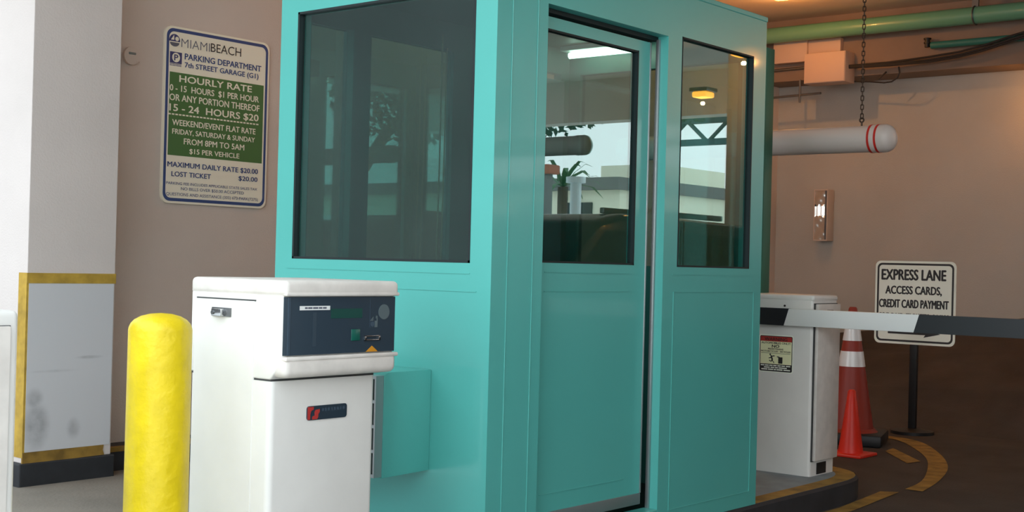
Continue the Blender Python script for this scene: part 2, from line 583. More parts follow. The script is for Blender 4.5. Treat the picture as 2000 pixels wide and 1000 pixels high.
sign_text('$15 PER VEHICLE', 5.1813, 5.5811, 1.9452, .0318, CR)
sign_text('MAXIMUM DAILY RATE $20.00', 5.0165, 5.7411, 1.8527, .0324, NV)
sign_text('LOST TICKET', 5.0485, 5.3544, 1.7939, .0307, NV)
sign_text('$20.00', 5.5811, 5.7396, 1.7998, .0300, NV)
sign_text('PARKING FEE INCLUDES APPLICABLE STATE SALES TAX', 5.0110, 5.7398, 1.7411, .0169, NV, 0.0)
sign_text('NO BILLS OVER $50.00 ACCEPTED', 5.1242, 5.6275, 1.7089, .0189, NV, 0.0)
sign_text('QUESTIONS AND ASSISTANCE (305) 673-PARK(7275)', 5.0127, 5.7474, 1.6714, .0190, NV, 0.0)

# ================================================================ ISLAND
def island_outline(o=0.0):
    u0, u1, v0, v1 = 1.0, 7.40, 3.225, 4.62
    out = [(u0 + o, v0 + o)]
    cxm, cym = u1 - 0.70, (v0 + v1) / 2
    rv = (v1 - v0) / 2 - o
    for k in range(19):
        a = -math.pi / 2 + math.pi * k / 18
        c, s = math.cos(a), math.sin(a)
        e = 0.62
        out.append((cxm + (0.70 - o) * math.copysign(abs(c) ** e, c), cym + rv * math.copysign(abs(s) ** e, s)))
    out.append((u0 + o, v1 - o))
    return out
isl = thing('traffic_island', (4.0, 3.9, 0.0), 'raised concrete island with black kerb and yellow rim carrying the teal booth', 'traffic island')
MB().prism(island_outline(0.012), 'z', -0.02, 0.1275, 0.006).build('slab', M['island'], isl)
k_ = MB()
O, I = island_outline(0.0), island_outline(0.012)
A = [k_.bm.verts.new((p[0], p[1], -0.02)) for p in O]
B = [k_.bm.verts.new((p[0], p[1], 0.112)) for p in O]
for i in range(len(A) - 1):
    k_.bm.faces.new((A[i], A[i + 1], B[i + 1], B[i]))
C2 = [k_.bm.verts.new((p[0], p[1], 0.1277)) for p in I]
for i in range(len(A) - 1):
    k_.bm.faces.new((B[i], B[i + 1], C2[i + 1], C2[i]))
part_label(k_.build('kerb', M['kerb_black'], isl), 'black painted kerb face')
k_ = MB()
P0, P1 = island_outline(0.014), island_outline(0.115)
A = [k_.bm.verts.new((p[0], p[1], 0.1279)) for p in P0]
B = [k_.bm.verts.new((p[0], p[1], 0.1279)) for p in P1]
for i in range(len(A) - 1):
    if P0[i + 1][0] > 5.9 and P0[i + 1][1] < 4.55:
        k_.bm.faces.new((A[i], A[i + 1], B[i + 1], B[i]))
part_label(k_.build('yellow_rim', M['yellow_curb'], isl), 'worn yellow painted rim')

# paint on the lane past the island tip
def band(name, pts_out, pts_in, label):
    b = MB()
    A = [b.bm.verts.new((p[0], p[1], 0.004)) for p in pts_out]
    B = [b.bm.verts.new((p[0], p[1], 0.004)) for p in pts_in]
    for i in range(len(A) - 1):
        b.bm.faces.new((A[i], A[i + 1], B[i + 1], B[i]))
    return tag(b.build(name, M['yellow_curb'], smooth=0), label, 'road marking')
def arc(cx, cy, rx, ry, a0, a1, n=24):
    return [(cx + rx * math.cos(math.radians(a0 + (a1 - a0) * k / n)), cy + ry * math.sin(math.radians(a0 + (a1 - a0) * k / n))) for k in range(n + 1)]
LANE_MARKS = True
def smooth_line(pts, n=6):
    out = []
    for i in range(len(pts) - 1):
        p0, p1, p2, p3 = pts[max(i - 1, 0)], pts[i], pts[i + 1], pts[min(i + 2, len(pts) - 1)]
        for k in range(n):
            t = k / n
            out.append(tuple(0.5 * ((2 * p1[d]) + (-p0[d] + p2[d]) * t + (2 * p0[d] - 5 * p1[d] + 4 * p2[d] - p3[d]) * t * t + (-p0[d] + 3 * p1[d] - 3 * p2[d] + p3[d]) * t ** 3) for d in (0, 1)))
    out.append(pts[-1])
    return out
band('road_marking', smooth_line([(7.62, 3.09), (8.1, 3.18), (8.68, 3.35), (9.25, 3.62), (9.83, 4.0), (10.0, 4.3), (9.93, 4.5)]),
     smooth_line([(7.62, 3.20), (7.94, 3.24), (8.34, 3.36), (8.92, 3.59), (9.37, 3.85), (9.82, 4.2), (9.84, 4.45)]), 'broad curved yellow paint band on the lane in front of the black sign post')
band('road_marking', [(9.13, 3.99), (9.34, 4.02)], [(8.67, 3.63), (8.83, 3.60)], 'short slanted yellow paint bar on the lane inside the curved band')
band('road_marking', [(5.0, 3.08), (6.74, 3.11), (7.49, 3.18)], [(5.0, 3.20), (6.74, 3.20), (7.43, 3.27)], 'straight yellow paint line along the foot of the black kerb')

# ================================================================ BOOTH
U0, U1, V0, V1, Z0, Z1 = 3.79, 5.862, 3.233, 4.475, 0.128, 2.53
T = 0.07
bo = thing('ticket_booth', ((U0 + U1) / 2, (V0 + V1) / 2, Z0), 'teal green metal attendant booth with dark tinted windows and sliding door', 'booth')
TE = M['teal']
f = MB()      # front side with the window (faces the entry)
f.box(U0, U0 + T, V0, V1, Z0, 1.297)
f.box(U0, U0 + T, V0, V1, 2.352, Z1)
f.box(U0, U0 + T, V0, 3.347, 1.297, 2.352)
f.box(U0, U0 + T, 4.36, V1, 1.297, 2.352)
for z, a, b_ in ((1.2515, 3.34, 4.40), (1.183, 3.305, 4.44)):
    f.box(U0 - 0.0025, U0, a, b_, z - 0.002, z + 0.002)
f.build('end_wall', TE, bo, smooth=0)
g = MB()
g.box(U0 + 0.018, U0 + 0.024, 3.345, 4.362, 1.295, 2.354)
wA = g.build('window_pane', M['glass'], bo, smooth=0)
g = MB()
for a in ((3.341, 3.351, 1.292, 2.357), (4.356, 4.366, 1.292, 2.357)):
    g.box(U0 - 0.001, U0 + 0.03, a[0], a[1], a[2], a[3])
for z in (1.297, 2.352):
    g.box(U0 - 0.001, U0 + 0.03, 3.341, 4.366, z - 0.005, z + 0.005)
g.build('gasket', M['rubber'], bo, smooth=0)

f = MB()      # lane side: corner panel, header, sill, fixed panel round its window
f.box(U0 + T, 4.10, V0, V0 + T * .85, Z0, Z1)
f.box(4.10, 4.971, V0, V0 + 0.055, 2.328, Z1)
f.box(4.10, 4.971, V0, V0 + T, Z0, 0.215, 0.004)
f.box(4.971, 5.087, V0, V0 + 0.06, Z0, Z1)
f.box(5.738, U1, V0, V0 + 0.06, Z0, Z1)
f.box(5.087, 5.738, V0, V0 + 0.06, Z0, 1.30)
f.box(5.087, 5.738, V0, V0 + 0.06, 2.341, Z1)
for u in (3.881, 4.036):
    f.box(u - 0.002, u + 0.002, V0 - 0.003, V0, Z0, Z1, 0.001, 1)
for u in (5.062, 5.791):
    f.box(u - 0.0015, u + 0.0015, V0 - 0.0025, V0, 0.2, 1.184)
for z, a, b_ in ((1.264, 5.045, 5.78), (1.184, 5.062, 5.79), (0.2, 5.065, 5.79)):
    f.box(a, b_, V0 - 0.0025, V0, z - 0.0015, z + 0.0015)
f.build('lane_wall', TE, bo, smooth=0)
g = MB().box(5.083, 5.742, V0 + 0.018, V0 + 0.024, 1.296, 2.345)
g.build('window_pane', M['glass'], bo, smooth=0)
g = MB()
for u in (5.089, 5.736):
    g.box(u - 0.004, u + 0.004, V0 - 0.001, V0 + 0.03, 1.298, 2.343)
for z in (1.302, 2.339):
    g.box(5.085, 5.74, V0 - 0.001, V0 + 0.03, z - 0.004, z + 0.004)
g.build('gasket', M['rubber'], bo, smooth=0)
# sliding door, set back behind the lane wall
DV = 3.30
d = MB()
d.box(4.00, 4.178, DV, DV + 0.04, 0.285, 2.298)
d.box(4.836, 4.925, DV, DV + 0.04, 0.285, 2.298)
d.box(4.178, 4.836, DV, DV + 0.04, 0.285, 1.303)
d.box(4.178, 4.836, DV, DV + 0.04, 2.247, 2.298)
for z in (1.263, 1.185, 0.36):
    d.box(4.20, 4.80, DV - 0.0025, DV, z - 0.0015, z + 0.0015)
dr = d.build('sliding_door', TE, bo, smooth=0)
MB().box(4.172, 4.842, DV + 0.014, DV + 0.020, 1.297, 2.253).build('door_pane', M['glass'], dr, smooth=0)
g = MB()
for u in (4.180, 4.834):
    g.box(u - 0.004, u + 0.004, DV - 0.001, DV + 0.03, 1.300, 2.250)
for z in (1.305, 2.245):
    g.box(4.176, 4.838, DV - 0.001, DV + 0.03, z - 0.004, z + 0.004)
g.build('gasket', M['rubber'], dr, smooth=0)
MB().box(4.925, 4.933, DV - 0.004, DV + 0.04, 0.285, 2.298, 0.002).build('edge_strip', M['alu'], dr)
MB().box(4.05, 4.93, DV - 0.004, DV + 0.03, 0.235, 0.285, 0.003).build('bottom_rail', M['track'], dr)
MB().box(4.958, 4.9715, V0 + 0.040, V0 + 0.058, 0.215, 2.315, 0.002).build('jamb_strip', M['alu'], bo)
MB().box(4.10, 4.971, V0 + 0.055, V0 + 0.12, 2.31, 2.40).build('door_track', M['rubber'], bo, smooth=0)
# far walls, roof, floor
f = MB()
f.box(U0 + T, U1, V1 - 0.05, V1, Z0, 1.30)
f.box(U0 + T, U1, V1 - 0.05, V1, 2.34, Z1)
for a, b_ in ((U0 + T, 3.92), (4.16, 4.29), (4.86, 5.02)):
    f.box(a, b_, V1 - 0.05, V1, 1.30, 2.34)
f.box(5.74, U1, V1 - 0.05, V1, 1.30, 2.34)
f.box(4.14, 4.16, V1 - 0.09, V1 - 0.05, 1.30, 2.34)
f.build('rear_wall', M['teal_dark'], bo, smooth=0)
rd = MB().box(5.02, 5.74, V1 - 0.075, V1 - 0.04, 0.2, 2.30, 0.004).build('rear_door', M['door_grey'], bo)
MB().lathe([(0, 0), (0.022, 0.0), (0.022, -0.01), (0.01, -0.02), (0.01, -0.04), (0.026, -0.05), (0.026, -0.065), (0, -0.075)], (5.10, V1 - 0.075, 1.63), 18, 'y').build('door_knob', M['chrome'], rd)
MB().box(3.92, 4.16, V1 - 0.030, V1 - 0.024, 1.29, 2.35).build('window_pane', M['glass'], bo, smooth=0)
MB().box(4.29, 4.86, V1 - 0.030, V1 - 0.024, 1.29, 2.35).build('window_pane', M['glass'], bo, smooth=0)
f = MB()
f.box(U1 - 0.05, U1, V0 + 0.06, V1 - 0.05, Z0, 1.30)
f.box(U1 - 0.05, U1, V0 + 0.06, V1 - 0.05, 2.34, Z1)
f.box(U1 - 0.05, U1, V0 + 0.06, 3.36, 1.30, 2.34)
f.box(U1 - 0.05, U1, 4.35, V1 - 0.05, 1.30, 2.34)
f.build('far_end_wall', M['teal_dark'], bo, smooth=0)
MB().box(U1 - 0.030, U1 - 0.024, 3.35, 4.36, 1.29, 2.35).build('window_pane', M['glass'], bo, smooth=0)
MB().box(U0 - 0.004, U1 + 0.006, V0 - 0.004, V1 + 0.004, Z1, Z1 + 0.025, 0.004).build('roof', TE, bo, smooth=0)
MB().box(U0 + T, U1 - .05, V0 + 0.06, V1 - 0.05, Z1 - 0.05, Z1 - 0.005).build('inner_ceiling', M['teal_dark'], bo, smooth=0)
MB().box(U0 + T, U1 - .05, V0 + 0.12, V1 - 0.05, Z0, Z0 + 0.03).build('inner_floor', M['rubber'], bo, smooth=0)
MB().box(U0 + T, 4.20, V0 + 0.12, V1 - 0.05, 0.88, 0.92, 0.006).build('counter', M['counter'], bo)
c_ = MB()
c_.tube([(4.72, V1 - 0.10, 2.40), (4.72, V1 - 0.10, 1.8), (4.715, V1 - 0.10, 1.3), (4.71, V1 - 0.10, 1.0)], 0.004, 6)
c_.tube([(4.755, V1 - 0.10, 2.34), (4.752, V1 - 0.10, 1.8), (4.748, V1 - 0.10, 1.3), (4.74, V1 - 0.10, 1.0)], 0.004, 6)
c_.build('cord', M['beige_cord'], bo)
sc_ = MB()
sc_.box(5.10, 5.17, V0 + 0.10, V0 + 0.15, 2.30, 2.34, 0.006)
sc_.cyl((5.125, V0 + 0.12, 2.24), (5.125, V0 + 0.12, 2.31), 0.022, 16)
part_label(sc_.build('ceiling_fitting', M['chrome_dark'], bo), 'small dark grey fitting behind the top corner of the fixed window')
# fluorescent lamp inside
fl_ = thing('fluorescent_lamp', (5.70, 4.08, 2.42), 'lit white fluorescent lamp under the ceiling inside the booth', 'lamp')
MB().box(5.66, 5.76, 3.86, 4.38, 2.452, 2.478, 0.004).build('lamp_housing', M['white'], fl_)
MB().cyl((5.70, 3.90, 2.430), (5.70, 4.34, 2.430), 0.017, 16).build('lamp_tube', M['tube'], fl_)

# ================================================================ AIR CONDITIONER
ac = thing('air_conditioner', (3.66, 3.84, 0.47), 'teal boxed air conditioner sticking out of the booth wall behind the white ticket machine', 'air conditioner')
MB().prism([(3.530, .472), (3.789, .478), (3.789, .872), (3.555, .872), (3.530, .862)], 'y', 3.525, 4.16, 0.004).build('casing', TE, ac)
a = MB()
for v0_, v1_ in ((3.5285, 3.536), (4.149, 4.156)):
    a.box(3.490, 3.532, v0_, v1_, .478, .860)
for z in (.478, .571, .664, .757, .848):
    a.box(3.4905, 3.531, 3.536, 4.149, z, z + .012)
part_label(a.build('grille_frame', M['alu'], ac), 'pale grey grille frame')
a = MB().box(3.499, 3.5295, 3.537, 4.148, .480, .859)
a.build('grille', M['seam'], ac, smooth=0)

# ================================================================ TICKET MACHINE
tm = thing('ticket_machine', (3.03, 3.48, 0.128), 'white pedestal ticket machine with dark reader panel in front of the booth', 'ticket machine')
WH = M['white']
mu0, mu1, mvf, mvb = 2.788, 3.262, 3.300, 3.722
c_ = MB()
c_.prism(rrect(mu0, mu1, mvf, mvb, 0.022, 5), 'z', 0.128, 0.893)
c_.build('pedestal', WH, tm)
MB().box(mu0 + 0.006, mu1 - 0.006, mvf + 0.006, mvb, 0.893, 0.899).build('seam', M['seam'], tm, smooth=0)
hd = MB()
hd.prism([(mvb, .899), (mvf + .004, .899), (3.262, .94), (3.250, .975), (3.250, 1.175), (mvb, 1.175)], 'x', mu0, 3.292, 0.006, 3)
hd.build('hood', WH, tm)
lp = MB()
lp.box(mu0 + 0.001, 3.297, 3.232, 3.335, 0.906, 0.978, 0.024, 5)
lp.box(mu0 + 0.003, 3.299, 3.229, 3.30, 0.962, 0.976, 0.005, 2)
part_label(lp.build('lower_lip', M['white_plastic'], tm), 'rounded off-white lower lip of the hood')
cp = MB()
cp.box(mu0 - 0.004, 3.298, 3.230, mvb + 0.004, 1.168, 1.222, 0.017, 4)
cp.box(mu0 - 0.001, 3.299, 3.228, mvb, 1.171, 1.184, 0.005, 2)
part_label(cp.build('cap', M['white_plastic'], tm), 'scuffed off-white rounded cap')
pn = MB()
pn.prism([(2.792, 3.256), (2.792, 3.247), (2.806, 3.240), (3.2875, 3.240), (3.2875, 3.256)], 'z', .980, 1.168)
pan = part_label(pn.build('reader_panel', M['panel'], tm), 'dark blue smoked reader panel')
PF = 3.240
MB().box(2.803, 2.812, PF - 0.0012, PF + 0.002, .981, 1.167).build('panel_edge', M['panel_edge'], pan)
MB().box(2.851, 2.982, PF - 0.0015, PF, 1.1253, 1.1390).build('white_label', M['arm_white'], pan, smooth=0)
lb = MB()
for x, w in ((2.872, .012), (2.886, .018), (2.907, .022), (2.932, .015), (2.950, .016)):
    lb.box(x, x + w, PF - 0.0019, PF - 0.0014, 1.1295, 1.1352)
lb.build('label_print', M['sign_grey'], pan, smooth=0)
MB().box(2.987, 3.130, PF - 0.001, PF, 1.097, 1.129).build('display_window', M['lcd'], pan, smooth=0)
MB().box(3.080, 3.120, PF - 0.004, PF, 1.0205, 1.0595, 0.002).build('push_button', M['button'], pan)
sl = MB()
sl.box(3.141, 3.2147, PF - 0.006, PF, 1.0195, 1.0235, 0.001)
sl.box(3.141, 3.2147, PF - 0.006, PF, 1.0325, 1.0365, 0.001)
sl.box(3.141, 3.149, PF - 0.006, PF, 1.0195, 1.0365, 0.001)
sl.box(3.207, 3.2147, PF - 0.006, PF, 1.0195, 1.0365, 0.001)
part_label(sl.build('card_slot', M['chrome'], pan), 'bright metal card slot')
b = MB()
b.prism([(3.1507, .981), (3.2069, .981), (3.179, 1.001)], 'y', PF - 0.0015, PF)
b.build('arrow_sticker', M['amber'], pan, smooth=0)
MB().lathe([(0, 0), (0.026, 0), (0.026, -0.002), (0, -0.002)], (3.233, PF, 1.116), 28, 'y').build('speaker_disc', M['grey_disc'], pan)
q = MB()
for p in ([(3.168, 1.086), (3.183, 1.100), (3.183, 1.086)], [(3.190, 1.064), (3.203, 1.064), (3.203, 1.103), (3.195, 1.103), (3.195, 1.094), (3.199, 1.094), (3.199, 1.086), (3.190, 1.086)]):
    q.prism(p, 'y', PF - 0.0012, PF)
q.build('pictogram', M['grey_disc'], pan, smooth=0)
q = MB()
q.prism(circle(3.180, 1.074, 0.010, 0.010, 14), 'y', PF - 0.0012, PF)
q.build('round_mark', M['panel_edge'], pan, smooth=0)
MB().box(3.1665, 3.168, PF - 0.0008, PF, 1.063, 1.167).build('panel_line', M['panel_edge'], pan, smooth=0)
MB().box(2.909, 2.924, PF - 0.0006, PF, 1.007, 1.117).build('panel_streak', mat('faint_streak', srgb(52, 68, 80), 0.3), pan, smooth=0)
# side door with lock
sd = MB().box(mu0 - 0.003, mu0 + 0.004, 3.386, 3.700, 0.20, 1.1495, 0.001, 1).build('side_door', WH, tm)
MB().box(mu0 - 0.002, mu0 + 0.004, 3.381, 3.692, 1.1496, 1.1545).build('door_gap', M['seam'], tm, smooth=0)
lk = part_label(MB().box(mu0 - 0.008, mu0 - 0.003, 3.503, 3.602, 1.093, 1.1225, 0.001).build('lock', M['chrome_dark'], tm), 'steel lever lock')
MB().box(mu0 - 0.026, mu0 - 0.006, 3.530, 3.582, 1.095, 1.119, 0.002).build('lock_lever', M['chrome'], lk)
MB().cyl((mu0 - 0.029, 3.573, 1.106), (mu0 - 0.026, 3.573, 1.106), 0.007, 16).build('keyhole', M['chrome_dark'], lk)
# badge
bd = MB()
bd.prism(rrect(2.9445, 3.124, 0.7565, 0.8035, 0.010, 5), 'y', mvf - 0.004, mvf + 0.001)
badge = part_label(bd.build('badge', M['panel'], tm), 'dark badge plate with red emblem')
q = MB()
q.prism([(2.9465, .759), (2.9575, .759), (2.9575, .776), (2.9615, .788), (2.972, .792), (2.972, .801), (2.9465, .801)], 'y', mvf - 0.0055, mvf - 0.0035)
q.prism([(2.967, .759), (2.988, .759), (2.993, .766), (2.993, .776), (2.999, .782), (2.999, .792), (2.982, .790), (2.977, .784), (2.978, .772), (2.967, .768)], 'y', mvf - 0.0055, mvf - 0.0035)
q.build('badge_emblem', M['red'], badge, smooth=0)
q = MB()
for k, w in enumerate((.012, .010, .012, .010, .012, .011, .010, .012)):
    x = 3.010 + k * .0135
    q.box(x, x + w * .75, mvf - 0.0046, mvf - 0.0038, .784, .794)
q.build('badge_print', M['panel_edge'], badge, smooth=0)

# ================================================================ BOLLARD, LEFT CABINET
bl = thing('bollard', (2.505, 3.50, 0.128), 'bright yellow painted steel bollard with rounded top beside the white ticket machine', 'bollard')
R_ = 0.0985
prof = [(R_ + 0.001, 0.128), (R_ + 0.001, 0.5), (R_, 0.95), (R_, 1.055), (R_ * .985, 1.064), (R_ * .93, 1.077), (R_ * .82, 1.089), (R_ * .62, 1.100), (R_ * .35, 1.107), (0.0, 1.110)]
MB().lathe(prof, (2.505, 3.50, 0), 48).build('post', M['yellow'], bl)

lc = thing('control_cabinet', (1.68, 3.53, 0.128), 'white metal cabinet cut off by the left edge of the picture', 'cabinet')
MB().box(1.44, 1.912, 3.305, 3.75, 0.128, 1.133, 0.018, 4).build('housing', WH, lc)
MB().box(1.46, 1.883, 3.301, 3.306, 0.2, 1.093).build('door_gap', M['seam'], lc, smooth=0)
dd = MB()
dd.box(1.46, 1.880, 3.292, 3.304, 0.2, 1.091, 0.003)
dd.build('door', M['white_plastic'], lc)
q = MB()
for z, x in ((.74, 1.852), (.60, 1.845), (.57, 1.840)):
    q.cyl((x, 3.2905, z), (x, 3.293, z), 0.003, 8)
q.build('rivet', M['seam'], lc)

# ================================================================ BARRIER GATE
gt = thing('barrier_gate', (7.0, 3.64, 0.128), 'white parking barrier cabinet with long black and white arm across the lane', 'barrier gate')
gu0, gu1, gv0, gv1 = 6.857, 7.165, 3.443, 3.86
MB().prism(rrect(gu0, gu1, gv0, gv1, 0.02, 5), 'z', 0.128, 1.135).build('housing', WH, gt)
MB().box(gu0 - 0.002, gu1 + 0.002, gv0 - 0.002, gv1 + 0.002, 1.12, 1.158, 0.014, 3).build('cap', WH, gt)
MB().box(gu0 + 0.010, gu1 - 0.010, gv0 - 0.004, gv0 + 0.002, 0.212, 1.112).build('door_gap', M['seam'], gt, smooth=0)
MB().box(gu0 + 0.022, gu1 - 0.004, gv0 - 0.022, gv0 - 0.003, 0.216, 1.108, 0.004).build('door', M['white_plastic'], gt)
q = MB().box(6.985, 7.045, gv0 - 0.034, gv0 - 0.020, 1.05, 1.075, 0.003)
q.build('door_lock', M['chrome_dark'], gt)
MB().box(6.94, 7.055, gv0 - 0.004, gv0 + 0.001, 0.135, 0.20, 0.001, 1).build('rating_plate', M['black'], gt)
MB().cyl((gu0 - 0.004, 3.622, 1.092), (gu0 + 0.002, 3.622, 1.092), 0.006, 12).build('screw_hole', M['black'], gt)
MB().cyl((6.845, 3.74, 1.028), (6.87, 3.74, 1.028), 0.05, 20).build('arm_hub', M['chrome_dark'], gt)
ar = MB()
ar.box(6.815, 6.845, 0.75, 3.79, 0.980, 1.077, 0.003)
arm = ar.build('arm', M['arm_white'], gt)
def arm_band(vt0, vt1, vb0, vb1):
    q = MB()
    q.prism([(vt0, 1.0775), (vt1, 1.0775), (vb1, 0.9795), (vb0, 0.9795)], 'x', 6.8135, 6.8465)
    part_label(q.build('arm_stripe', M['arm_black'], arm, smooth=0), 'black slanted band of the arm')
arm_band(3.791, 3.575, 3.791, 3.605)
arm_band(2.805, 2.03, 2.835, 2.06)
arm_band(1.26, 0.749, 1.29, 0.749)
# warning label
GU = gu0
def ong(d):
    return lambda x, y, e=0.0: (GU - d - e, x, y)
wl_ = MB()
wl_.prism(rrect(3.561, 3.781, 0.704, 0.921, 0.012, 4), 'x', GU - 0.0015, GU + 0.001)
lab = part_label(wl_.build('warning_label', M['sign_white'], gt), 'pale warning label with red header')
b = MB()
ring_poly(b, ong(0.002), rrect(3.567, 3.775, 0.710, 0.915, 0.008, 4), rrect(3.571, 3.771, 0.714, 0.911, 0.006, 4))
flat_poly(b, ong(0.002), [(3.571, .714), (3.771, .714), (3.771, .752), (3.571, .752)])
b.build('label_border', M['sign_black'], lab, smooth=0)
b = MB()
flat_poly(b, ong(0.0018), [(3.571, .752), (3.771, .752), (3.771, .883), (3.571, .883)])
b.build('label_ground', M['label_yellow'], lab, smooth=0)
b = MB()
flat_poly(b, ong(0.002), [(3.571, .883), (3.771, .883), (3.771, .911), (3.571, .911)])
b.build('label_header', M['red'], lab, smooth=0)
b = MB()
lettering(b, 'WARNING', ong(0.0026), 3.745, 3.600, .888, .0175, 0.02)
lettering(b, 'AUTOMOBILES ONLY!', ong(0.0026), 3.765, 3.580, .8685, .0112, 0.02)
lettering(b, 'NO', ong(0.0026), 3.697, 3.651, .8475, .0165, 0.04)
lettering(b, 'PEDESTRIANS', ong(0.0026), 3.722, 3.624, .8346, .0092, 0.02)
lettering(b, 'MOTORCYCLES - BICYCLES', ong(0.0026), 3.767, 3.578, .8212, .0090, 0.02)
flat_poly(b, ong(0.0026), [(3.767, .8135), (3.578, .8135), (3.578, .8155), (3.767, .8155)])
flat_poly(b, ong(0.0026), [(3.655, .757), (3.628, .757), (3.628, .794), (3.648, .794), (3.648, .797), (3.664, .798), (3.664, .793), (3.655, .792)])
# the falling figure of the pictogram
flat_poly(b, ong(0.0026), circle(3.707, .807, .005, .005, 12))
for p in ([(3.706, .802), (3.698, .803), (3.688, .780), (3.698, .776)], [(3.698, .799), (3.682, .803), (3.676, .798), (3.697, .794)],
          [(3.702, .792), (3.716, .788), (3.718, .783), (3.700, .786)], [(3.698, .781), (3.688, .778), (3.692, .766), (3.701, .768)],
          [(3.690, .772), (3.683, .768), (3.680, .757), (3.685, .758)], [(3.701, .770), (3.713, .776), (3.715, .772), (3.702, .764)]):
    flat_poly(b, ong(0.0026), p)
b.build('label_print', M['sign_black'], lab, smooth=0)
b = MB()
for z, h, ws in ((.7405, .0062, ((3.767, 3.744), (3.740, 3.716), (3.712, 3.690), (3.686, 3.664), (3.659, 3.638), (3.634, 3.611), (3.605, 3.577))),
                 (.7290, .0062, ((3.746, 3.708), (3.703, 3.679), (3.675, 3.656), (3.652, 3.599))),
                 (.7175, .0066, ((3.763, 3.723), (3.719, 3.686), (3.682, 3.668), (3.664, 3.626), (3.620, 3.578)))):
    for a_, c__ in ws:
        flat_poly(b, ong(0.0026), [(a_, z), (c__, z), (c__, z + h), (a_, z + h)])
b.build('label_small_print', M['sign_white'], lab, smooth=0)

# green post behind the booth
gp = thing('steel_post', (7.25, 4.02, 0.128), 'dark green square steel post just behind the far corner of the booth', 'post')
MB().box(7.20, 7.30, 3.965, 4.07, 0.128, 2.66, 0.006).build('post', M['post_green'], gp)
MB().box(7.17, 7.33, 3.94, 4.10, 0.128, 0.14, 0.003).build('foot_plate', M['post_green'], gp)

# ================================================================ CONES
def cone_body(mb, cx, cy, z0, z1, r0, r1):
    mb.lathe([(r0, z0), (r0 - (r0 - r1) * .5, z0 + (z1 - z0) * .5), (r1 + 0.002, z1 - 0.012), (r1 * .8, z1), (r1 * .5, z1 - 0.004), (0, z1 - 0.03)], (cx, cy, 0), 32)
sc1 = thing('traffic_cone', (8.75, 4.08, 0), 'small plain bright orange traffic cone nearest the barrier cabinet', 'traffic cone', 'traffic cones')
q = MB()
cone_body(q, 8.75, 4.08, 0.02, 0.463, 0.088, 0.026)
q.build('cone_body', M['cone'], sc1)
MB().box(8.61, 8.89, 3.94, 4.22, 0.0, 0.022, 0.008).build('base', M['cone'], sc1)
lx, ly = 9.42, 4.40
sc2 = thing('traffic_cone', (lx, ly, 0), 'tall faded orange traffic cone with two silver bands behind the small cone', 'traffic cone', 'traffic cones')
q = MB()
cone_body(q, lx, ly, 0.09, 1.03, 0.175, 0.030)
q.build('cone_body', M['cone_old'], sc2)
def cr(z):
    return 0.175 - (0.175 - 0.030) * (z - .09) / .94
for za, zb in ((.58, .695), (.775, .92)):
    MB().lathe([(cr(za) - .004, za), (cr(za) + 0.003, za), (cr(zb) + 0.003, zb), (cr(zb) - .004, zb)], (lx, ly, 0), 32).build('reflective_band', M['reflective'], sc2)
q = MB()
q.box(lx - .26, lx + .26, ly - .26, ly + .26, 0.0, 0.09, 0.02, rot=Matrix.Rotation(math.radians(18), 3, 'Z'))
part_label(q.build('base', M['black'], sc2), 'thick black rubber base')
q = MB()
q.lathe([(0.205, .09), (0.18, .115), (0.17, .115)], (lx, ly, 0), 32)
q.build('base_collar', M['cone_old'], sc2)

# ================================================================ EXPRESS LANE SIGN
EX = 10.31
es = thing('express_lane_sign', (EX + .06, 4.29, 0), 'white square express lane sign with black border on a black post', 'sign')
ES = MB()
ES.prism(rrect(3.948, 4.624, 0.722, 1.397, 0.045, 6), 'x', EX, EX + 0.008)
ES.build('panel', M['sign_white'], es)
def one(d):
    return lambda x, y, e=0.0: (EX - d - e, x, y)
b = MB()
ring_poly(b, one(0.001), rrect(3.965, 4.607, 0.740, 1.379, 0.04), rrect(3.981, 4.591, 0.756, 1.363, 0.028))
b.build('border', M['sign_black'], es, smooth=0)
for s_, a_, b_, z, h, bo_ in (('EXPRESS LANE', 4.5677, 4.0311, 1.2439, .0845, .045), ('ACCESS CARDS,', 4.5320, 4.0634, 1.1290, .0642, .045),
                        ('CREDIT CARD PAYMENT', 4.5851, 4.0049, 1.0177, .0654, .045), ('PRE-PAID TICKETS ONLY', 4.5796, 4.0040, 0.9068, .0655, .03)):
    b = MB()
    lettering(b, s_, one(0.0015), a_, b_, z, h, bo_)
    b.build('lettering', M['sign_black'], es, smooth=0)
b = MB()
flat_poly(b, one(0.0015), [(4.5064, .803), (4.19, .803), (4.205, .782), (4.066, .814), (4.205, .852), (4.19, .829), (4.5064, .829)])
b.build('arrow', M['sign_black'], es, smooth=0)
q = MB()
q.box(EX + 0.008, EX + 0.05, 4.262, 4.322, 0.02, 1.30, 0.004)
part_label(q.build('post', M['black'], es), 'black steel post')
q = MB()
q.lathe([(0.17, 0.0), (0.17, 0.025), (0.05, 0.045), (0, 0.045)], (EX + .03, 4.292, 0), 28)
q.build('base', M['black'], es)

